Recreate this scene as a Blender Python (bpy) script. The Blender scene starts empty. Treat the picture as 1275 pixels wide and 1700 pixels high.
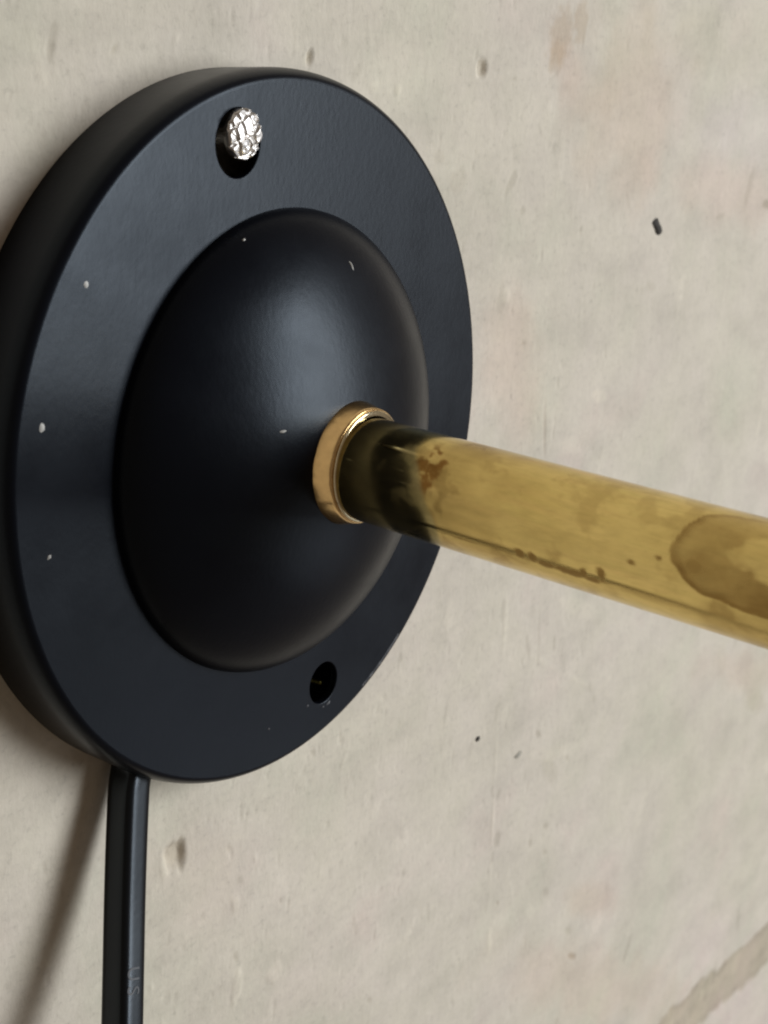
# Close-up of a black wall lamp base with a brass arm on a pale plaster wall.
# Local frame of every builder: x right, y up, z out of the wall, millimetres;
# everything is stood up on the wall by a 90 degree turn about X.
import bpy, bmesh, math, random
import numpy as np
from mathutils import Matrix, Vector

scene = bpy.context.scene
COL = scene.collection
MM = 0.001
STAND = Matrix.Rotation(math.radians(90), 4, 'X')

# ------------------------------------------------------------------ camera
CAM_ROT = ((0.6565591687554432, 0.24941010777771178, -0.7118459496699211),
           (0.02049129363539523, 0.9375029209943676, 0.34737354535453124),
           (0.75399613049956, -0.24265793056345544, 0.6104154027597533))
CAM_POS = Vector((-158.87474545, 48.21607755, 141.2865194)) * MM
cam_data = bpy.data.cameras.new('camera')
cam = bpy.data.objects.new('camera', cam_data)
COL.objects.link(cam)
cam.matrix_world = STAND @ (Matrix.Translation(CAM_POS) @ Matrix(CAM_ROT).to_4x4())
cam_data.sensor_fit = 'VERTICAL'
cam_data.sensor_height = 24.0
cam_data.lens = 2436.6 / 1700 * 24.0
cam_data.shift_x = -(412.06 - 637.5) / 1700
cam_data.shift_y = (1047.5 - 850.0) / 1700
cam_data.clip_start = 0.005
cam_data.clip_end = 50
cam_data.dof.use_dof = True
cam_data.dof.focus_distance = 0.205
cam_data.dof.aperture_fstop = 30
scene.camera = cam
scene.cycles.pixel_filter_type = 'BLACKMAN_HARRIS'
scene.cycles.filter_width = 2.1      # a soft, strongly enlarged phone picture

# ------------------------------------------------------------------ light
scene.view_settings.view_transform = 'Standard'
scene.view_settings.look = 'None'
scene.view_settings.exposure = 0
scene.view_settings.gamma = 1
world = bpy.data.worlds.new('World')
scene.world = world
world.use_nodes = True
bg = world.node_tree.nodes['Background']
bg.inputs['Color'].default_value = (1.0, 0.80, 0.62, 1)
bg.inputs['Strength'].default_value = 0.14


def rect_lamp(name, direction, dist, sx, sy, watts, color):
    """rectangular area lamp: daylight of the window, and the added low fill"""
    d = bpy.data.lights.new(name, 'AREA')
    d.shape = 'RECTANGLE'
    d.size, d.size_y = sx, sy
    d.energy = watts
    d.color = color
    o = bpy.data.objects.new(name, d)
    COL.objects.link(o)
    v = STAND @ Vector(direction).normalized()
    o.location = v * dist
    o.rotation_euler = v.to_track_quat('Z', 'Y').to_euler()
    return o


rect_lamp('window_light', (0.581, 0.156, 0.799), 3.0, 1.20, 1.95, 94, (0.90, 0.945, 0.99))
rect_lamp('low_fill_light', (0.66, -0.52, 0.62), 2.2, 0.8, 0.4, 1.3, (0.80, 0.89, 1.0))  # added dim low lamp that gives the lower flange its reflection

# ------------------------------------------------------------------ helpers
rng = np.random.default_rng(7)
random.seed(7)


def tag(o, label=None, cat=None, group=None, kind=None):
    if label: o['label'] = label
    if cat: o['category'] = cat
    if group: o['group'] = group
    if kind: o['kind'] = kind
    return o


def link(name, me, mat, parent=None, stand=False):
    o = bpy.data.objects.new(name, me)
    COL.objects.link(o)
    if mat: me.materials.append(mat)
    if parent: o.parent = parent
    if stand: o.matrix_world = STAND
    return o


def mesh_np(name, V, F, smooth=True):
    """V (n,3) in mm, F (m,4) or (m,3) index arrays or list of both"""
    me = bpy.data.meshes.new(name)
    groups = F if isinstance(F, list) else [F]
    groups = [np.asarray(g, np.int32) for g in groups if len(g)]
    V = np.asarray(V, np.float32) * MM
    me.vertices.add(len(V))
    me.vertices.foreach_set('co', V.ravel())
    nl = sum(g.size for g in groups)
    npoly = sum(len(g) for g in groups)
    me.loops.add(nl)
    me.polygons.add(npoly)
    me.loops.foreach_set('vertex_index', np.concatenate([g.ravel() for g in groups]))
    tot = np.concatenate([np.full(len(g), g.shape[1], np.int32) for g in groups])
    st = np.concatenate([[0], np.cumsum(tot)[:-1]]).astype(np.int32)
    me.polygons.foreach_set('loop_start', st)
    me.polygons.foreach_set('use_smooth', np.full(npoly, smooth))
    me.update(calc_edges=True)
    me.validate()
    return me


def grid_faces(nu, nv, wrap_v=False):
    """faces for vertices indexed i*nv+j"""
    i = np.arange(nu - 1)[:, None]
    j = np.arange(nv if wrap_v else nv - 1)[None, :]
    j2 = (j + 1) % nv
    a = i * nv + j; b = i * nv + j2; c = (i + 1) * nv + j2; d = (i + 1) * nv + j
    return np.stack([a, b, c, d], -1).reshape(-1, 4)


def lathe(profile, seg=256):
    """profile (r, z) from outside/bottom to inside/top, axis z"""
    P = np.asarray(profile, float)
    t = np.linspace(0, 2 * np.pi, seg, endpoint=False)
    V = np.stack([P[:, :1] * np.cos(t), P[:, :1] * np.sin(t), np.repeat(P[:, 1:2], seg, 1)], -1).reshape(-1, 3)
    return V, grid_faces(len(P), seg, True)


def arc(cx, cz, r, a0, a1, n):
    a = np.radians(np.linspace(a0, a1, n))
    return [(cx + r * math.cos(x), cz + r * math.sin(x)) for x in a]


def set_attr(me, name, arr):
    if arr.ndim == 1:
        at = me.attributes.new(name, 'FLOAT', 'POINT')
        at.data.foreach_set('value', arr.astype(np.float32))
    else:
        at = me.attributes.new(name, 'FLOAT_COLOR', 'POINT')
        rgba = np.concatenate([arr, np.ones((len(arr), 1))], 1).astype(np.float32)
        at.data.foreach_set('color', rgba.ravel())


def vnoise(x, y, seed, period=256):
    """smooth value noise in -1..1 at lattice spacing 1"""
    L = np.random.default_rng(seed).uniform(-1, 1, (period, period))
    xi = np.floor(x).astype(int); yi = np.floor(y).astype(int)
    fx = x - xi; fy = y - yi
    fx = fx * fx * (3 - 2 * fx); fy = fy * fy * (3 - 2 * fy)
    g = lambda a, b: L[a % period, b % period]
    return ((g(xi, yi) * (1 - fx) + g(xi + 1, yi) * fx) * (1 - fy)
            + (g(xi, yi + 1) * (1 - fx) + g(xi + 1, yi + 1) * fx) * fy)


def fbm(x, y, seed, oct=4, gain=.5):
    s = 0; a = 1; n = 0
    for k in range(oct):
        s = s + a * vnoise(x * 2 ** k + 17.3 * k, y * 2 ** k - 9.1 * k, seed + k); n += a; a *= gain
    return s / n


def sstep(a, b, x):
    t = np.clip((x - a) / (b - a), 0, 1)
    return t * t * (3 - 2 * t)


class Nodes:
    def __init__(self, name):
        self.m = bpy.data.materials.new(name)
        self.m.use_nodes = True
        self.t = self.m.node_tree
        self.p = self.t.nodes['Principled BSDF']
        self.tc = self.new('ShaderNodeTexCoord')

    def new(self, kind, **kw):
        n = self.t.nodes.new(kind)
        for k, v in kw.items(): setattr(n, k, v)
        return n

    def link(self, a, b): self.t.links.new(a, b)

    def noise(self, scale, detail=4, rough=.55, stretch=None, offset=(0, 0, 0)):
        src = self.tc.outputs['Object']
        mp = self.new('ShaderNodeMapping')
        mp.inputs['Scale'].default_value = stretch or (1, 1, 1)
        mp.inputs['Location'].default_value = offset
        self.link(src, mp.inputs['Vector'])
        n = self.new('ShaderNodeTexNoise')
        n.inputs['Scale'].default_value = scale
        n.inputs['Detail'].default_value = detail
        n.inputs['Roughness'].default_value = rough
        self.link(mp.outputs['Vector'], n.inputs['Vector'])
        return n.outputs['Fac']

    def ramp(self, fac, stops):
        r = self.new('ShaderNodeValToRGB')
        e = r.color_ramp.elements
        while len(e) < len(stops): e.new(.5)
        for el, (p, c) in zip(e, stops):
            el.position = p
            el.color = (*c, 1) if not isinstance(c, (int, float)) else (c, c, c, 1)
        self.link(fac, r.inputs['Fac'])
        return r.outputs['Color']

    def mix(self, a, b, fac, mode='MIX'):
        m = self.new('ShaderNodeMix', data_type='RGBA', blend_type=mode)
        for s, v in ((m.inputs[6], a), (m.inputs[7], b), (m.inputs[0], fac)):
            if isinstance(v, (int, float)): s.default_value = v
            elif isinstance(v, tuple): s.default_value = (*v, 1)
            else: self.link(v, s)
        return m.outputs[2]

    def attr(self, name):
        a = self.new('ShaderNodeAttribute', attribute_name=name)
        return a

    def bump(self, height, dist_mm, strength=1.0, prev=None):
        b = self.new('ShaderNodeBump')
        b.inputs['Strength'].default_value = strength
        b.inputs['Distance'].default_value = dist_mm * MM
        self.link(height, b.inputs['Height'])
        if prev: self.link(prev, b.inputs['Normal'])
        return b.outputs['Normal']

    def set(self, **kw):
        for k, v in kw.items():
            s = self.p.inputs[k.replace('_', ' ')]
            if isinstance(v, (int, float)): s.default_value = v
            elif isinstance(v, tuple): s.default_value = (*v, 1)
            else: self.link(v, s)


# ------------------------------------------------------------------ materials
def mat_plaster():
    n = Nodes('plaster')
    big = n.ramp(n.noise(26, 5, .6), [(.28, (.600, .570, .455)), (.45, (.632, .576, .474)), (.58, (.648, .584, .492)), (.74, (.648, .556, .478))])
    mid = n.ramp(n.noise(150, 6, .7, (.62, 1.0, 1)), [(.26, .90), (.5, 1.0), (.74, 1.06)])
    c = n.mix(big, mid, 1.0, 'MULTIPLY')
    cloud = n.ramp(n.noise(55, 4, .6, (.7, 1, 1), (5, 2, 0)), [(.28, .90), (.5, 1.0), (.7, 1.055)])
    c = n.mix(c, cloud, 1.0, 'MULTIPLY')
    speck = n.ramp(n.noise(900, 3, .6, (.75, 1, 1)), [(.22, .82), (.42, .98), (.6, 1.0), (.8, 1.07)])
    c = n.mix(c, speck, 1.0, 'MULTIPLY')
    dots = n.ramp(n.noise(330, 2, .5, (1, 1, 1), (3, 1, 0)), [(.20, .80), (.27, 1.0)])
    c = n.mix(c, dots, 1.0, 'MULTIPLY')
    c = n.mix(c, n.attr('stain_and_lit_tint').outputs['Color'], 1.0, 'MULTIPLY')
    b1 = n.bump(n.noise(1100, 3, .6, (1.15, .9, 1)), .15, .5)
    b2 = n.bump(n.noise(420, 4, .6, (1.25, .8, 1)), .28, .36, b1)
    n.set(Base_Color=c, Roughness=.8, Normal=b2)
    n.p.inputs['Specular IOR Level'].default_value = .25
    return n.m


def mat_black_paint():
    n = Nodes('black_satin_paint')
    col = n.ramp(n.noise(60, 3), [(.3, (.0024, .0030, .0055)), (.7, (.0032, .0040, .0070))])
    rough = n.ramp(n.noise(90, 5, .65), [(.3, .29), (.7, .38)])
    b = n.bump(n.noise(1100, 3, .55, (1.3, .8, 1)), .045, .38)
    b = n.bump(n.noise(120, 2, .5), .10, .10, b)
    n.set(Base_Color=col, Roughness=rough, Normal=b)
    n.p.inputs['Specular IOR Level'].default_value = .195
    n.p.inputs['Specular Tint'].default_value = (.76, .88, 1.0, 1)
    return n.m


def mat_tube():
    n = Nodes('aged_brass')
    t = n.attr('tarnish').outputs['Fac']
    r_ = n.attr('rust').outputs['Fac']
    base = n.ramp(n.noise(120, 5, .6, (1, 1, .4)), [(.3, (.72, .535, .185)), (.6, (.85, .645, .24))])
    base = n.mix(base, (.36, .225, .07), t)
    base = n.mix(base, (.25, .12, .03), r_)
    base = n.mix(base, (.40, .345, .165), n.attr('painted_reflection').outputs['Fac'])  # reflected dark base mixed into the brass colour
    fine = n.ramp(n.noise(1400, 3, .6, (1, 1, .3)), [(.25, .86), (.6, 1.0)])
    base = n.mix(base, fine, 1.0, 'MULTIPLY')
    rough = n.mix((.085, .085, .085), (.30, .34, .34), t)
    n.set(Base_Color=base, Metallic=1.0, Roughness=rough,
          Normal=n.bump(n.noise(900, 3, .55, (1, 1, .25)), .02, .18))
    return n.m


def mat_metal(name, col, rough, bump=0.0, scale=900):
    n = Nodes(name)
    c = n.ramp(n.noise(700, 3), [(.3, tuple(x * .82 for x in col)), (.65, col)])
    n.set(Base_Color=c, Metallic=1.0, Roughness=rough)
    if bump: n.set(Normal=n.bump(n.noise(scale, 3, .5), bump, .4))
    return n.m


def mat_plain(name, col, rough, var=.2, scale=1500, bump=.02):
    n = Nodes(name)
    c = n.ramp(n.noise(scale, 3), [(.3, tuple(x * (1 - var) for x in col)), (.7, col)])
    n.set(Base_Color=c, Roughness=rough, Normal=n.bump(n.noise(scale, 3), bump, .4))
    return n.m


PLASTER = mat_plaster()
BLACK = mat_black_paint()
BRASS_TUBE = mat_tube()
BRASS_RING = mat_metal('polished_brass', (.82, .55, .25), .20, .02, 1300)
BRIGHT_RING = mat_metal('bright_brass_edge', (.86, .74, .50), .12)
STEEL = mat_metal('nickel_steel', (.78, .745, .71), .38, .02, 1800)
DULL_BRASS = mat_metal('dull_brass', (.20, .18, .05), .5)
RUBBER = mat_plain('black_rubber', (.0022, .0025, .0034), .27, .2, 1100, .02)
RUBBER.node_tree.nodes['Principled BSDF'].inputs['Specular IOR Level'].default_value = .38
RUBBER.node_tree.nodes['Principled BSDF'].inputs['Specular Tint'].default_value = (.78, .89, 1, 1)
PRINT = mat_plain('worn_rubber_lettering', (.05, .052, .058), .5, .3, 1500, .02)
SPECK = mat_plain('pale_paint_speck', (.62, .61, .57), .7)
GRIT = mat_plain('dark_grit', (.045, .038, .03), .8, .4, 2500, .05)
GREY_GRIT = mat_plain('grey_grit', (.46, .43, .36), .8, .4, 2500, .05)

# ------------------------------------------------------------------ wall
MARKS = [
    (60.77,51.56,-0.04,-1.2,-0.91,0.02,0.0,1.22,1.22,1.21,'patch'),  # lit left side of a pit, painted as a paler tint
    (-12.89,-66.94,-0.56,-2.3,-1.06,0.59,0.1,1.15,1.15,1.14,'patch'),  # lit inner wall of the gouge, put into the colour
    (15.67,52.14,-0.11,-1.12,-0.54,0.01,0.0,1.1,1.1,1.08,'patch'),  # painted lit side of the dent above the plate
    (84.99,-52.26,0.49,-7.93,-0.95,0.28,0.04,1.06,1.06,1.05,'patch'),
    (98.98,-58.63,0.86,-7.71,-0.77,0.22,-0.04,0.94,0.94,0.93,'patch'),
    (83.31,-48.62,-0.01,-2.54,-0.94,0.28,-0.05,0.9,0.9,0.89,'patch'),
    (108.46,-88.19,-10.16,1.97,-1.37,2.43,0.04,1.05,1.05,1.04,'patch'),
    (131.2,-79.17,-5.04,-1.9,-1.27,0.86,0.04,1.05,1.05,1.04,'patch'),
    (115.48,-56.12,10.83,-5.15,-1.45,-1.64,0.04,1.05,1.05,1.04,'patch'),
    (104.32,-18.42,0.35,-1.8,-5.44,0.89,0.0,1.04,1.04,1.03,'soft'),
    (161.99,-22.13,6.05,-9.42,-55.78,4.05,0.0,0.975,0.98,0.965,'soft'),
    (212.84,-132.98,31.37,-51.97,-46.88,13.24,0.0,0.97,0.975,0.955,'soft'),
    (149.81,60.03,30.56,1.11,2.11,-6.91,0.0,0.97,0.98,0.95,'soft'),
    (35.29,49.05,5.19,-4.51,-11.43,-3.93,0.0,1.035,1.035,1.03,'soft'),
    (11.89,55.03,4.25,-4.0,-4.45,-1.71,0.0,1.04,1.04,1.03,'soft'),
    (34.64,-91.43,6.84,-14.12,-25.85,4.62,0.0,1.03,1.03,1.03,'soft'),
    (16.75,52.41,-0.13,-1.36,-0.82,0.02,-0.45,0.95,0.94,0.92,'pit'),
    (62.16,52.06,-0.05,-1.58,-1.64,0.04,-0.6,0.95,0.94,0.92,'pit'),
    (-10.44,-65.8,-1.05,-2.69,-2.63,1.62,-0.75,0.93,0.92,0.88,'pit'),
    (33.06,-64.0,-1.0,-2.63,-0.71,0.37,0.12,1.08,1.07,1.06,'ridge'),
    (34.72,-67.32,0.9,-2.18,-0.52,0.09,0.1,1.06,1.06,1.05,'ridge'),
    (14.99,-99.15,-1.27,-2.2,-2.08,1.56,0.1,1.1,1.09,1.09,'patch'),
    (3.99,-80.59,-0.38,-1.66,-1.22,0.69,0.12,1.05,1.05,1.04,'patch'),
    (4.75,-97.6,-0.83,-3.68,-1.25,0.79,0.12,1.06,1.06,1.05,'patch'),
    (114.98,-9.7,1.02,-1.86,-3.02,0.15,0.0,1.08,1.08,1.06,'patch'),
    (86.17,-84.77,2.0,-22.2,-0.74,0.28,0.06,1.06,1.06,1.05,'ridge'),
    (88.17,-109.94,1.84,-20.48,-0.77,0.34,0.06,1.05,1.05,1.04,'ridge'),
    (89.94,-127.31,0.72,-4.98,-1.32,0.61,0.06,1.08,1.08,1.06,'ridge'),
    (93.92,-13.36,0.98,-6.81,-0.59,0.1,-0.1,0.9,0.87,0.86,'pit'),
    (72.47,20.53,0.25,-2.11,-0.61,0.05,0.08,1.07,1.07,1.06,'ridge'),
    (73.8,13.05,-0.05,-3.2,-1.64,0.22,-0.05,0.93,0.93,0.92,'patch'),
    (86.9,57.75,-1.0,-5.38,-4.52,0.21,0.0,0.89,0.84,0.78,'stain'),
    (93.41,60.47,0.04,-3.97,-2.57,-0.01,0.0,0.9,0.85,0.8,'stain'),
    (86.08,54.27,-0.55,-2.94,-3.3,0.18,0.0,0.93,0.9,0.85,'stain'),
    (118.49,47.0,-2.62,-16.45,-21.26,1.48,0.0,0.985,0.93,0.905,'soft'),
    (177.14,42.32,6.16,-7.7,-32.45,-2.12,0.0,1.03,1.02,1.07,'soft'),
    (165.65,28.53,30.15,-5.28,-3.5,-5.87,0.0,1.01,0.955,0.95,'soft'),
    (79.29,1.57,4.9,-15.49,-9.33,0.68,0.0,1.045,0.98,0.97,'soft'),
    (99.07,48.95,8.09,-5.45,-7.24,-2.13,0.0,0.98,0.95,0.93,'soft'),
    (150.73,-169.9,53.45,-31.16,-1.17,-10.37,0.0,1.0,0.95,0.935,'soft'),
    (139.45,-138.95,13.86,-6.03,1.11,-5.3,0.0,0.97,0.925,0.9,'soft'),
    (218.46,-100.75,28.24,-8.19,2.35,-7.04,0.0,1.0,0.95,0.93,'soft'),
    (231.43,-192.64,32.09,-14.82,4.73,-15.19,0.0,1.02,0.99,1.02,'soft'),
    (269.16,-238.0,37.96,-19.45,4.97,-14.63,0.0,1.03,0.99,1.03,'soft'),
    (23.03,-106.65,19.13,-9.48,0.35,-6.72,0.0,1.02,1.0,1.02,'soft'),
    (-5.06,-71.06,12.0,-5.01,0.15,-11.31,0.0,1.02,0.995,1.0,'soft'),
    (89.74,-102.5,0.01,-2.63,-1.54,0.68,-0.12,0.84,0.84,0.82,'pit'),
    (88.37,-106.34,0.0,-2.05,-0.77,0.35,-0.05,0.9,0.9,0.88,'pit'),
    (104.28,-109.0,0.03,-1.53,-1.11,0.49,-0.08,0.88,0.87,0.85,'pit'),
    (110.25,-107.07,0.02,-0.92,-1.43,0.62,-0.08,0.86,0.85,0.83,'pit'),
    (111.22,-114.08,0.02,-0.78,-1.16,0.52,-0.08,0.86,0.85,0.83,'pit'),
    (113.81,-125.71,0.05,-1.61,-1.77,0.85,-0.06,0.88,0.87,0.86,'pit'),
    (127.56,-142.14,0.07,-1.55,-2.55,1.28,-0.06,0.87,0.87,0.84,'pit'),
    (131.39,-151.26,2.13,-1.62,-0.79,-0.52,-0.05,0.76,0.7,0.64,'stain'),
    (92.45,-119.11,0.1,-0.65,-0.79,0.35,-0.05,0.75,0.73,0.7,'pit'),
    (103.02,-82.03,0.58,-1.32,-1.29,0.3,-0.08,0.83,0.82,0.8,'pit'),
    (124.67,-77.51,1.08,-1.75,-0.83,0.13,-0.05,0.88,0.88,0.86,'pit'),
    (127.41,-81.3,0.3,-1.44,-0.9,0.28,-0.05,0.88,0.88,0.86,'pit'),
    (117.2,-92.35,0.15,-0.8,-1.16,0.4,-0.04,0.86,0.85,0.83,'pit'),
    (110.15,-93.19,2.02,-3.6,-3.14,0.64,0.0,0.93,0.93,0.91,'stain'),
    (229.22,-113.13,3.85,-4.83,-7.7,1.52,0.0,0.93,0.92,0.89,'stain'),
    (132.58,10.97,1.67,-1.21,-1.8,-0.35,0.0,0.93,0.93,0.91,'stain'),
    (128.66,10.43,0.82,-0.6,-0.88,-0.17,0.0,0.9,0.9,0.88,'stain'),
    (78.73,28.51,-0.15,-0.81,-1.03,0.14,-0.06,0.86,0.86,0.83,'pit'),
    (72.58,50.56,0.08,-0.48,-0.78,-0.01,-0.05,0.86,0.85,0.83,'pit'),
    (83.08,4.49,0.11,-0.68,-1.09,0.12,-0.05,0.85,0.84,0.82,'pit'),
    (188.26,25.04,0.39,-1.1,-4.18,0.17,0.0,0.75,0.74,0.7,'stain'),
    (162.52,23.54,-2.01,-0.42,-0.77,0.48,0.0,0.87,0.87,0.85,'stain'),
    (100.68,24.23,0.11,-0.56,-0.7,0.04,-0.05,0.86,0.86,0.84,'pit'),
    (51.25,38.24,-0.27,-1.29,-1.73,0.19,0.0,0.93,0.92,0.91,'stain'),
    (57.05,34.31,-1.27,-2.22,-2.6,0.57,-0.0,0.95,0.94,0.93,'stain'),
    (32.25,48.58,-0.19,-0.85,-1.21,0.1,0.08,1.05,1.05,1.04,'patch'),
    (38.52,48.23,-0.23,-1.04,-0.79,0.07,0.08,1.05,1.05,1.03,'patch'),
    (4.28,-91.33,0.24,-1.06,-0.77,0.26,-0.1,0.85,0.84,0.82,'pit'),
    (16.05,-85.26,0.21,-0.8,-0.66,0.2,-0.1,0.88,0.87,0.85,'pit'),
    (8.89,-73.87,0.16,-0.63,-0.62,0.17,0.15,1.15,1.15,1.14,'ridge'),
    (2.21,-69.58,0.54,-0.9,-0.52,-0.02,-0.12,0.9,0.89,0.87,'pit'),
    (23.86,-59.46,0.22,-0.75,-0.83,0.18,-0.1,0.85,0.84,0.82,'pit'),
    (-16.19,-87.23,-0.0,-0.68,-0.55,0.27,0.2,1.15,1.15,1.14,'ridge'),
    (44.86,-120.25,0.07,-0.88,-1.03,0.52,-0.06,0.86,0.85,0.83,'pit'),
    (-22.04,52.41,-0.53,-0.62,-0.45,0.16,-0.1,0.9,0.89,0.86,'pit'),
    (-11.24,53.47,-0.76,-1.38,-0.63,0.13,0.15,1.05,1.05,1.03,'ridge'),
    (-36.66,53.27,3.74,0.14,-0.08,-1.97,0.0,1.03,1.03,1.02,'soft'),
    (-39.04,-54.96,4.49,-1.84,-0.22,-5.74,0.0,1.02,1.02,1.02,'soft'),
    (110.21,-69.35,24.51,-13.48,-0.52,-0.47,0.05,1.06,1.06,1.05,'ridge'),
    (134.81,-82.51,11.35,-7.04,-0.74,-0.39,0.05,1.05,1.05,1.04,'ridge'),
]
BAND = np.array([(330., -213.), (301.9, -214.6), (273.2, -214.2), (248.6, -211.6), (228.3, -210.5), (211.6, -210.7), (192.0, -210.8)])


def axis_lines(lo, hi, fine, pads):
    out = list(np.arange(lo, hi + fine, fine))
    step = fine
    for target, grow in ((pads[0], -1), (pads[1], 1)):
        v = out[0] if grow < 0 else out[-1]
        step = fine
        seq = []
        while (v > target if grow < 0 else v < target):
            step *= 1.35
            v += grow * step
            seq.append(v)
        out = (seq[::-1] + out) if grow < 0 else (out + seq)
    return np.array(out)


# faint scuffs, trowel nicks and pale flecks scattered over the plaster
SCUFFS = []
_r = random.Random(41)
for _ in range(170):
    x = _r.uniform(-62, 260) if _ > 70 else _r.uniform(-62, 90)
    y = _r.uniform(-250, 75) if _ > 70 else _r.uniform(-125, 72)
    if math.hypot(x, y) < 56: continue
    g = 1 + max(0, x) / 150
    L = _r.uniform(.5, 2.4) * g; W = _r.uniform(.25, .8) * g; t = math.radians(_r.gauss(90, 28))
    pale = _r.random() < .55
    k = _r.uniform(.02, .10)
    pale and (L := L * 1.5) and (W := W * 1.8)
    tint = (1 + k, 1 + k, 1 + k * .95) if pale else (1 - k * 1.5, 1 - k * 1.55, 1 - k * 1.7)
    SCUFFS.append((x, y, L * math.cos(t), L * math.sin(t), -W * math.sin(t) , W * math.cos(t), (.05 if pale else -.05) * _r.random(), *tint, 'patch'))


def build_wall():
    xs = np.concatenate([axis_lines(-64, 120, .34, (-1300, 120)), axis_lines(120.9, 300, .62, (120, 1300))])
    xs = np.unique(xs.round(4))
    ys = axis_lines(-260, 82, .50, (-1300, 1300))
    X, Y = np.meshgrid(xs, ys, indexing='ij')
    ins = sstep(-140, -100, X) * (1 - sstep(330, 380, X)) * sstep(-330, -290, Y) * (1 - sstep(110, 150, Y))
    Z = .30 * fbm(X / 40, Y / 55, 11, 3) + .06 * fbm(X / 6, Y / 8, 21, 3) + .032 * fbm(X / 1.6, Y / 2.8, 31, 3)
    # sparse small air holes, trowelled upright
    cell = fbm(X / 1.5, Y / 2.6, 57, 2)
    Z -= .13 * sstep(.56, .80, cell)
    up = fbm(X / 1.7, Y / 3.4, 77, 2)
    Z += .05 * sstep(.5, .8, up)
    T = np.ones(X.shape + (3,))
    wob = .35 * fbm(X / 1.3, Y / 1.3, 91, 3)
    scr = fbm(X / 4, Y / 8, 171, 3)
    wobl = .55 * fbm(X / 9, Y / 9, 95, 4)
    for cx, cy, ux, uy, vx, vy, dep, r, g, b, kind in MARKS + SCUFFS:
        det = ux * vy - uy * vx
        dx = X - cx; dy = Y - cy
        a = (dx * vy - dy * vx) / det
        c = (dy * ux - dx * uy) / det
        d = np.sqrt(a * a + c * c)
        if kind == 'soft':
            m = 1 - sstep(.35, 1.45, d + wobl)
        elif kind in ('stain', 'patch'):
            m = 1 - sstep(.55, 1.15, d + wob)
        else:
            m = 1 - sstep(.45, 1.1, d + .7 * wob)
        if kind == 'ridge': m = m * sstep(-.35, .35, scr)
        if dep: Z += 1.5 * dep * m
        T *= 1 + m[..., None] * (np.array([r, g, b]) - 1)
    # scraped brown band at the lower right
    w = np.full(X.shape, 1e9)
    for k in range(len(BAND) - 1):
        p, q = BAND[k], BAND[k + 1]
        e = q - p
        t = np.clip(((X - p[0]) * e[0] + (Y - p[1]) * e[1]) / (e @ e), 0, 1)
        w = np.minimum(w, np.hypot(X - p[0] - t * e[0], Y - p[1] - t * e[1]))
    m = 1 - sstep(7.4, 9.6, w + 4.2 * fbm(X / 8, Y / 8, 131, 4))
    tone = .80 + .13 * fbm(X / 9, Y / 9, 141, 4) - .12 * sstep(.25, .6, fbm(X / 5, Y / 5, 145, 3)) - .06 * sstep(4.5, 7.5, w)
    col = np.stack([tone, tone * .955, tone * .875], -1)
    T *= 1 + m[..., None] * (col - 1)
    Z -= .35 * m
    Z *= ins
    # keep the wall just behind the lamp's rim
    rr = np.hypot(X, Y)
    Z = np.where(rr < 52.5, np.minimum(Z, .0) * .3 - .05, Z)
    me = mesh_np('wall', np.stack([X, Y, Z], -1).reshape(-1, 3), grid_faces(len(xs), len(ys)))
    # outward normals face +z
    if me.polygons[0].normal.z < 0: me.flip_normals()
    set_attr(me, 'stain_and_lit_tint', T.reshape(-1, 3))
    o = link('wall', me, PLASTER, None, True)
    tag(o, 'pale grey beige plaster wall with pits, pink blotches and a scraped brown band', 'wall', kind='structure')
    return o


build_wall()

# ------------------------------------------------------------------ lamp
lamp = bpy.data.objects.new('wall_lamp', None)
lamp.empty_display_size = .02
COL.objects.link(lamp)
lamp.matrix_world = STAND
tag(lamp, 'round black wall lamp base with domed centre, brass arm and hanging black cord', 'wall lamp')

H = 10.6          # height of the flange above the wall
RF = 49.15        # where the flat flange turns into the rolled edge
RD = 33.05        # foot of the dome
HOLES = [(-10.5, 41.45, 4.25), (12.08, -39.85, 3.4)]


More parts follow.
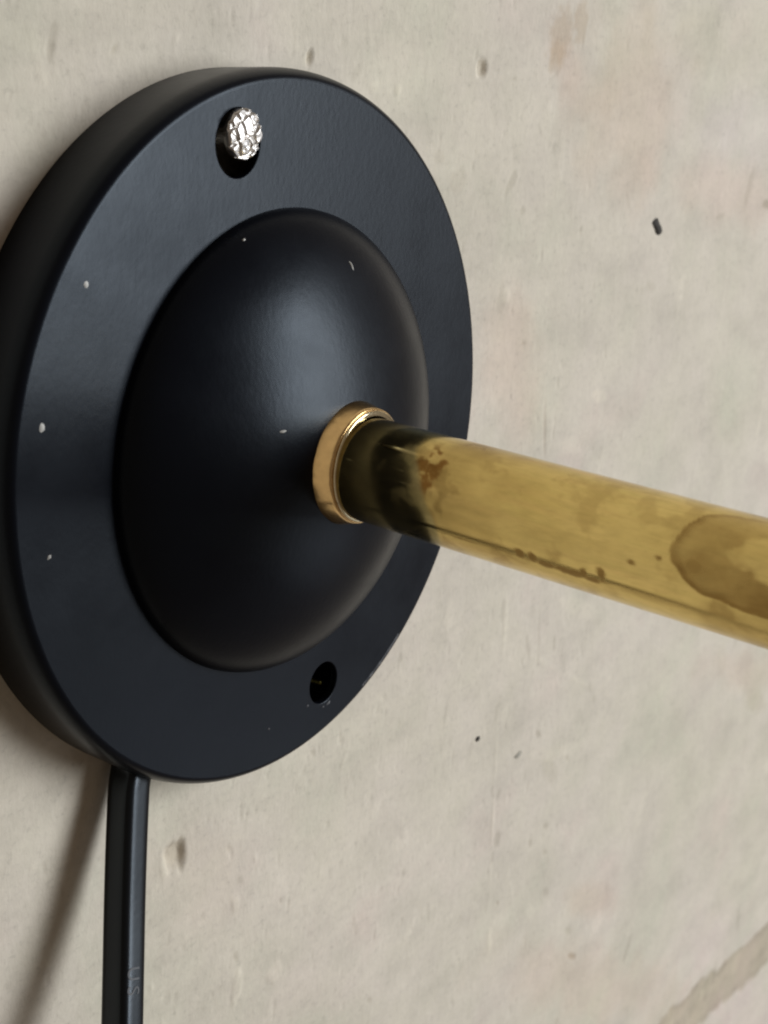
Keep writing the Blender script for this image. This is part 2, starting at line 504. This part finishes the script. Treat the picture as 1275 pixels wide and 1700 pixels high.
def build_plate():
    e = 3.2      # tall rolled shoulder
    prof = [(50.7, 0.0), (50.72, 1.0), (50.75, 4.0), (50.8, H - e - .6)]
    prof += [(RF + 1.65 * math.cos(q), H - e + e * math.sin(q)) for q in np.radians(np.linspace(5, 90, 16))]
    V, F = lathe(prof, 320)
    # flat ring with two screw holes, filled between its loops
    bm = bmesh.new()

    def loop(cx, cy, r, n, z):
        vs = [bm.verts.new(((cx + r * math.cos(2 * math.pi * k / n)), (cy + r * math.sin(2 * math.pi * k / n)), z)) for k in range(n)]
        es = [bm.edges.new((vs[k], vs[(k + 1) % n])) for k in range(n)]
        return vs, es
    edges = []
    _, es = loop(0, 0, RF, 320, H); edges += es
    _, es = loop(0, 0, RD - .6, 256, H); edges += es
    rims = []
    for cx, cy, r in HOLES:
        vs, es = loop(cx, cy, r + .18, 64, H); edges += es
        rims.append((vs, cx, cy, r))
    bmesh.ops.triangle_fill(bm, use_beauty=True, use_dissolve=False, edges=edges, normal=(0, 0, 1))
    for f in bm.faces:
        if f.normal.z < 0: f.normal_flip()
    # rolled lip and wall of every hole
    for vs, cx, cy, r in rims:
        prev = vs
        for rr, z in ((r + .06, H - .05), (r, H - .18), (r, H - 1.1)):
            cur = [bm.verts.new((cx + rr * math.cos(2 * math.pi * k / 64), cy + rr * math.sin(2 * math.pi * k / 64), z)) for k in range(64)]
            for k in range(64):
                f = bm.faces.new((prev[k], prev[(k + 1) % 64], cur[(k + 1) % 64], cur[k]))
            prev = cur
    bm.verts.index_update()
    V2 = np.array([v.co[:] for v in bm.verts])
    tri = np.array([[v.index for v in f.verts] for f in bm.faces if len(f.verts) == 3])
    quad = np.array([[v.index for v in f.verts] for f in bm.faces if len(f.verts) == 4])
    bm.free()
    n0 = len(V)
    # underside of the pressed sheet, seen through the holes
    V3, F3 = lathe([(49.4, .3), (48.6, H - 1.2)], 96)
    me = mesh_np('base_plate', np.concatenate([V, V2, V3]), [F, quad + n0, F3 + n0 + len(V2), tri + n0])
    ar = np.zeros(len(me.polygons), bool)
    sm = np.ones(len(me.polygons), bool)
    sm[-len(tri):] = False            # the flat ring stays flat
    me.polygons.foreach_set('use_smooth', sm)
    link('base_plate', me, BLACK, lamp)


def dome_z(r):
    return H + 13.1 * max(0, 1 - (r / RD) ** 2) ** (1 / 1.6)


def build_dome():
    prof = [(RD + .1, H - .3)]
    rs = RD * np.sin(np.radians(np.linspace(88.5, 8, 90)))
    prof += [(r, dome_z(r) + .35 * (r / RD) ** 8) for r in rs]
    V, F = lathe(prof, 320)
    link('dome', mesh_np('dome', V, F), BLACK, lamp)


build_plate()
build_dome()

# --- collar where the arm leaves the dome
zc = 22.7


def build_collar():
    # turned band, tapering towards the arm
    prof = [(8.3, zc - .8), (8.62, zc - .25)] + [(8.66 - .72 * t, zc + .05 + 2.95 * t) for t in np.linspace(0, 1, 8)]
    prof += [(7.86, zc + 3.12), (7.72, zc + 3.18), (7.62, zc + 3.05)]
    seg = 160
    V, F = lathe(prof, seg)
    # shallow hand turned flats round the band
    a = np.arctan2(V[:, 1], V[:, 0]); r = np.hypot(V[:, 0], V[:, 1])
    k = 1 + .007 * vnoise(a * 5 + 40, V[:, 2] * .1, 5) + .002 * vnoise(a * 15 + 90, V[:, 2] * .2, 6)
    V[:, 0] *= k; V[:, 1] *= k
    ring = link('collar', mesh_np('collar', V, F), BRASS_RING, lamp)
    prof = [(7.45, zc + 2.9), (7.66, zc + 3.0)] + arc(7.44, zc + 3.3, .24, 0, 90, 8) + [(7.0, zc + 3.54)]
    V, F = lathe(prof, 160)
    link('bead', mesh_np('bead', V, F), BRIGHT_RING, ring)


build_collar()

TUBE_R = 7.09


def build_tube():
    zs = np.concatenate([np.arange(20, 96, .3), np.arange(96, 190, 2.0), [190.4, 190.7, 190.8]])
    rad = np.full(len(zs), TUBE_R)
    rad[-3:] = (7.0, 6.6, 6.0)
    seg = 240
    t = np.linspace(0, 2 * np.pi, seg, endpoint=False)
    ZZ, TT = np.meshgrid(zs, t, indexing='ij')
    ox = -.0216 * (ZZ - 20); oy = -.0478 * (ZZ - 20)
    V = np.stack([rad[:, None] * np.cos(TT) + ox, rad[:, None] * np.sin(TT) + oy, ZZ], -1).reshape(-1, 3)
    F = grid_faces(len(zs), seg, True)
    # inner lip and a little of the bore at the open end
    me = mesh_np('arm', V, F)
    A = np.degrees(TT); z = ZZ
    arcl = lambda c: ((A - c + 180) % 360 - 180) * np.pi / 180 * TUBE_R
    n1 = fbm(z / 3.0, A / 22, 201, 4); n2 = fbm(z / .9, A / 7, 211, 3); n3 = fbm(z / 9, A / 70, 221, 3)
    tar = .42 * sstep(-.15, .55, n3) + .30 * sstep(0, .5, n1 + .3 * n2)
    tar = tar + .25 * (1 - sstep(0, 3.2, np.abs(arcl(97)))) * (.6 + .8 * n3)
    # oval ring, darker at its edge, pale in the middle
    d = (np.abs((z - 86.2) / 12.4) ** 2.6 + np.abs(arcl(143) / 6.2) ** 2.6) ** (1 / 2.6) + .06 * n1
    di = np.hypot((z - 89.0) / 9.2, arcl(142) / 3.3) + .26 * n1
    ring = (1 - sstep(.965, 1.0, d)) * sstep(.86, 1.02, di)
    tar = np.maximum(tar, ring * (.46 + .34 * sstep(.84, .99, d) + .40 * sstep(-1, 5, arcl(172) + 3) + .30 * n1))
    tar = tar * (1 - .8 * (1 - sstep(.8, 1.0, di)))
    dk = np.hypot((z - 77.2) / 2.0, arcl(164) / 1.6) + .25 * n1
    tar = np.maximum(tar, .85 * (1 - sstep(.4, 1.1, dk)))
    # dark line along the underside with crusty blotches
    sv = arcl(207.5 - 0.0 * z)
    line = (1 - sstep(.06, .26, np.abs(sv + .14 * n1))) * sstep(40, 44, z) * (1 - sstep(66, 69, z))
    tar = np.maximum(tar, line * (.75 + .3 * n2))
    soft = (1 - sstep(.2, 1.0, np.abs(sv + .25 * n1))) * sstep(64, 70, z)
    tar = np.maximum(tar, .42 * soft)
    crust = np.zeros_like(z)
    for cz, cs, hz, hs in ((54.7, -.6, 1.0, .9), (56.3, -.55, .9, 1.1), (58.4, -.1, 1.6, .7), (60.6, .0, 1.6, .6), (62.4, .05, 1.4, .65), (63.6, -.6, .6, 1.1), (64.8, .05, 1.4, .75), (65.9, -.8, .75, 1.3)):
        crust = np.maximum(crust, 1 - sstep(.5, 1.05, np.hypot((z - cz) / hz, (sv - cs) / hs) + .45 * n2))
    for cz, ca, hz, hs in ((69.6, 177, .62, .42), (72.9, 166, .55, .36)):
        crust = np.maximum(crust, .9 * (1 - sstep(.5, 1.05, np.hypot((z - cz) / hz, arcl(ca) / hs) + .35 * n2)))
    tar = np.clip(np.maximum(tar, crust), 0, 1)
    # brown corrosion freckles next to the dark root of the arm
    reg = 1 - sstep(.6, 1.15, np.hypot((z - 39.6) / 3.4, arcl(142) / 4.6) + .35 * n1)
    rust = reg * (.25 + .75 * sstep(-.05, .35, fbm(z / 1.3, A / 11, 231, 3)))
    rust = np.maximum(rust, .5 * (1 - sstep(.5, 1.1, np.hypot((z - 41.0) / 1.6, arcl(200) / 2.6) + .4 * n1)))
    rust *= .95
    rust = np.maximum(rust, .95 * (1 - sstep(.4, 1.1, np.hypot((z - 39.9) / .75, arcl(152) / .7) + .4 * n2)))
    set_attr(me, 'tarnish', tar.ravel())
    # dark reflection of the black base, painted round the root of the arm
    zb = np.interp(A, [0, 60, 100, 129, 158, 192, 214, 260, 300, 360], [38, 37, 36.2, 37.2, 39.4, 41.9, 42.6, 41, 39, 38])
    set_attr(me, 'painted_reflection', (.75 * (1 - sstep(-.7, .35, z - zb + .45 * n1))).ravel())
    set_attr(me, 'rust', np.clip(rust, 0, 1).ravel())
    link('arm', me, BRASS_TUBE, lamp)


build_tube()


# --- screw standing proud in the upper hole
def build_screw():
    cx, cy = -10.55, 42.6
    rad = 3.15
    z0 = H + .9
    nr, nt = 44, 120
    rr = np.linspace(0.02, rad, nr)
    t = np.linspace(0, 2 * np.pi, nt, endpoint=False)
    R_, T_ = np.meshgrid(rr, t, indexing='ij')
    x = R_ * np.cos(T_); y = R_ * np.sin(T_)
    a = math.radians(28)
    u = (x * math.cos(a) + y * math.sin(a)) / 1.5 + .25
    v = (-x * math.sin(a) * .8 + y * math.cos(a)) / 1.9 + .1
    wu = .22 * vnoise(x * .8 + 31, y * .8 + 12, 311); wv = .22 * vnoise(x * .8 + 3, y * .8 + 52, 312)
    u = u + wu; v = v + wv
    pick = np.random.default_rng(17).uniform(-1, 1, (3, 16, 16))
    iu = np.floor(u).astype(int) % 16; iv = np.floor(v).astype(int) % 16
    facet = pick[0, iu, iv] * (u - np.floor(u) - .5) * .7 + pick[1, iu, iv] * (v - np.floor(v) - .5) * .7 + pick[2, iu, iv] * .12
    tri = lambda q: 1 - np.abs(2 * (q - np.floor(q)) - 1)
    knurl = np.minimum(np.minimum(tri(u), tri(v)) * 3.4, 1.0)
    z = z0 + .55 * (1 - (R_ / rad) ** 2) + (.40 + .42 * facet) * knurl + .07 * vnoise(x * 2.2 + 9, y * 2.2 + 4, 301)
    z = np.where(R_ > rad * .93, z - .3 * ((R_ / rad - .93) / .07) ** 2, z)
    top = np.stack([x + cx, y + cy, z], -1)
    # edge of the head and the shank going into the plate
    rows = [top]
    for r_, z_ in ((rad * 1.0, z0 - .1), (rad * .98, z0 - .7), (rad * .80, z0 - .95), (1.7, z0 - 1.0), (1.7, .4)):
        rows.append(np.stack([cx + r_ * np.cos(t), cy + r_ * np.sin(t), np.full(nt, z_)], -1)[None])
    V = np.concatenate(rows, 0)
    me = mesh_np('screw', V.reshape(-1, 3), grid_faces(len(V), nt, True))
    me.flip_normals()
    o = link('screw', me, STEEL, lamp)
    o['label'] = 'silver screw with a cross hatched head, sitting off centre in the upper hole'


build_screw()


def build_pin():
    prof = [(.42, .3), (.42, 8.0), (.38, 8.25), (.25, 8.35), (.02, 8.37)]
    V, F = lathe(prof, 32)
    V[:, 0] += 14.45; V[:, 1] += -41.24
    o = link('fixing_pin', mesh_np('fixing_pin', V, F), DULL_BRASS, lamp)
    o['label'] = 'brass end of a fixing deep inside the lower hole'


build_pin()


# --- pale paint specks on the black metal
WEAR = mat_plain('worn_paint_edge', (.13, .132, .14), .5)
def speck(cx, cy, cz, nrm, lx, ly, ang, mat=None):
    n = Vector(nrm).normalized()
    q = n.to_track_quat('Z', 'Y').to_matrix()
    V = [(0, 0, .16)]
    k = 10
    for ring, h in ((.6, .12), (1.0, -.03)):
        for i in range(k):
            a = 2 * math.pi * i / k
            w = 1 + random.uniform(-.22, .22)
            x = lx * ring * w * math.cos(a); y = ly * ring * w * math.sin(a)
            V.append((x * math.cos(ang) - y * math.sin(ang), x * math.sin(ang) + y * math.cos(ang), h))
    V = [q @ Vector(v) + Vector((cx, cy, cz)) for v in V]
    tris = [(0, 1 + i, 1 + (i + 1) % k) for i in range(k)]
    quads = [(1 + i, 1 + k + i, 1 + k + (i + 1) % k, 1 + (i + 1) % k) for i in range(k)]
    link('paint_speck', mesh_np('paint_speck', np.array([v[:] for v in V]), [np.array(quads), np.array(tris)]), mat or SPECK, lamp)


for x, y, lx, ly, an in ((-37.37, 25.84, .50, .42, .3), (-44.86, 9.81, .62, .52, 1.2), (-44.29, -6.42, .40, .25, .8),
                         (-1.18, -43.49, .22, .18, 0), (8.2, -42.6, .30, .14, .6), (13.6, -43.75, .55, .16, .5), (12.2, -44.0, .3, .14, .2)):
    speck(x, y, H, (0, 0, 1), lx, ly, an, WEAR if y < -40 else SPECK)
for x, y, lx, ly, an in ((5.17, 25.79, .72, .14, 2.0), (-13.61, 6.31, .55, .2, 2.0), (-11.96, 29.74, .28, .18, 0)):
    r = math.hypot(x, y)
    dz = (dome_z(r + .05) - dome_z(r - .05)) / .1
    speck(x, y, dome_z(r) + .35 * (r / RD) ** 8, (-dz * x / r, -dz * y / r, 1), lx, ly, an)

# worn bright line along the rolled edge, lower right
wear = []
for i, a in enumerate(np.radians(np.linspace(-62.5, -49, 30))):
    w = .20 * (.25 + .75 * abs(vnoise(np.array([i * .45]), np.array([2.3]), 401)[0]))
    for rr, z in ((RF - .2 - w, H + .012), (RF - .2 + w, H + .012)):
        wear.append((rr * math.cos(a), rr * math.sin(a), z + .004))
link('worn_edge', mesh_np('worn_edge', np.array(wear), grid_faces(30, 2)), WEAR, lamp)

# ------------------------------------------------------------------ cord
CORD = [(-22.0, -22, 2.4), (-23.0, -34, 2.7), (-23.41, -43.43, 3.5), (-24.75, -47.35, 4.2), (-26.8, -54.82, 5.7), (-29.13, -63.02, 7.6), (-31.63, -71.01, 9.8), (-34.32, -78.77, 12.2), (-37.0, -86.46, 14.6), (-39.5, -94.31, 16.8), (-44, -118, 18.5), (-46, -138, 18.5),
        (-46, -165, 14), (-46, -200, 8), (-46, -240, 4), (-46, -300, 3.2), (-46, -420, 3.2)]
CORD_R = 2.55


def catmull(P, n):
    P = np.array(P, float)
    Q = np.concatenate([[2 * P[0] - P[1]], P, [2 * P[-1] - P[-2]]])
    out = []
    for i in range(1, len(Q) - 2):
        t = np.linspace(0, 1, n, endpoint=False)[:, None]
        a, b, c, d = Q[i - 1], Q[i], Q[i + 1], Q[i + 2]
        out.append(.5 * (2 * b + (c - a) * t + (2 * a - 5 * b + 4 * c - d) * t * t + (3 * b - a - 3 * c + d) * t ** 3))
    return np.concatenate(out + [P[-1:]])


def frames(path):
    T = np.gradient(path, axis=0); T /= np.linalg.norm(T, axis=1)[:, None]
    ref = np.array([0, 0, 1.0])
    S = np.cross(T, ref); S /= np.linalg.norm(S, axis=1)[:, None]
    return T, S, np.cross(S, T)


def section(a):
    return CORD_R / (np.abs(np.cos(a)) ** 4 + np.abs(np.sin(a)) ** 4) ** (1 / 4)


def build_cord():
    path = catmull(CORD, 12)
    T, S, N = frames(path)
    seg = 72
    a = np.linspace(0, 2 * np.pi, seg, endpoint=False)
    # cable with a squarish, well rounded section: a flat face turned out from the wall
    V = path[:, None] + (section(a) * np.cos(a))[None, :, None] * S[:, None] + (section(a) * np.sin(a))[None, :, None] * N[:, None]
    me = mesh_np('power_cord', V.reshape(-1, 3), grid_faces(len(path), seg, True))
    cord = link('power_cord', me, RUBBER, lamp)
    # raised lettering wrapped on the cable, reading down the cord
    cu = bpy.data.curves.new('lettering_text', 'FONT')
    cu.body = LETTERS
    cu.size = 3.1
    cu.space_character = 1.4
    cu.resolution_u = 4
    cu.extrude = .06
    tmp = bpy.data.objects.new('lettering_text', cu)
    COL.objects.link(tmp)
    bpy.context.view_layer.update()
    src = tmp.evaluated_get(bpy.context.evaluated_depsgraph_get()).to_mesh()
    co = np.array([v.co[:] for v in src.vertices])
    polys = [tuple(p.vertices) for p in src.polygons]
    bpy.data.objects.remove(tmp)
    seglen = np.concatenate([[0], np.cumsum(np.linalg.norm(np.diff(path, axis=0), axis=1))])
    s0 = LETTER_START
    out = []
    for x, y, z in co:
        s = np.interp(s0 + x, seglen, np.arange(len(path)))
        i = int(s); f = s - i
        c = path[i] * (1 - f) + path[i + 1] * f
        ang = LETTER_ANGLE + (y - 1.2) / CORD_R
        rr = float(section(np.array(ang))) + .02 + z * .8
        out.append(c + rr * (S[i] * math.cos(ang) + N[i] * math.sin(ang)))
    me = bpy.data.meshes.new('lettering')
    me.from_pydata([tuple(v * MM) for v in out], [], polys)
    link('lettering', me, PRINT, cord)


LETTERS = 'US'
LETTER_START = 51.0
LETTER_ANGLE = math.radians(82)
build_cord()


# ------------------------------------------------------------------ grit stuck on the wall
def grit(cx, cy, lx, ly, ang, h, mat, label):
    k = 12
    V = [(0, 0, h)]
    for ring, hh in ((.45, .9), (.8, .55), (1.0, -.3)):
        for i in range(k):
            a = 2 * math.pi * i / k
            w = 1 + random.uniform(-.32, .32)
            x = lx * ring * w * math.cos(a) * (1 - .25 * math.cos(a)); y = ly * ring * w * math.sin(a) * (1 - .45 * math.cos(a))
            V.append((x, y, h * hh))
    tris = [(0, 1 + i, 1 + (i + 1) % k) for i in range(k)]
    quads = [(1 + r * k + i, 1 + (r + 1) * k + i, 1 + (r + 1) * k + (i + 1) % k, 1 + r * k + (i + 1) % k) for r in range(2) for i in range(k)]
    o = link('grit_fleck', mesh_np('grit_fleck', np.array(V), [np.array(quads), np.array(tris)]), mat)
    o.matrix_world = STAND @ Matrix.Translation(Vector((cx, cy, .12)) * MM) @ Matrix.Rotation(ang, 4, 'Z')
    tag(o, label, 'grit fleck', 'flecks of grit stuck on the wall')


grit(132.9, 22.6, 2.35, 1.0, math.radians(-38), .5, GRIT, 'long dark fleck of grit on the wall above the brass arm')
grit(78.1, -74.6, .65, .5, .6, .3, GRIT, 'tiny dark fleck of grit on the wall below the brass arm')
grit(95.4, -84.0, 1.4, .55, .2, .25, GREY_GRIT, 'faint grey fleck of grit below and right of the tiny dark one')
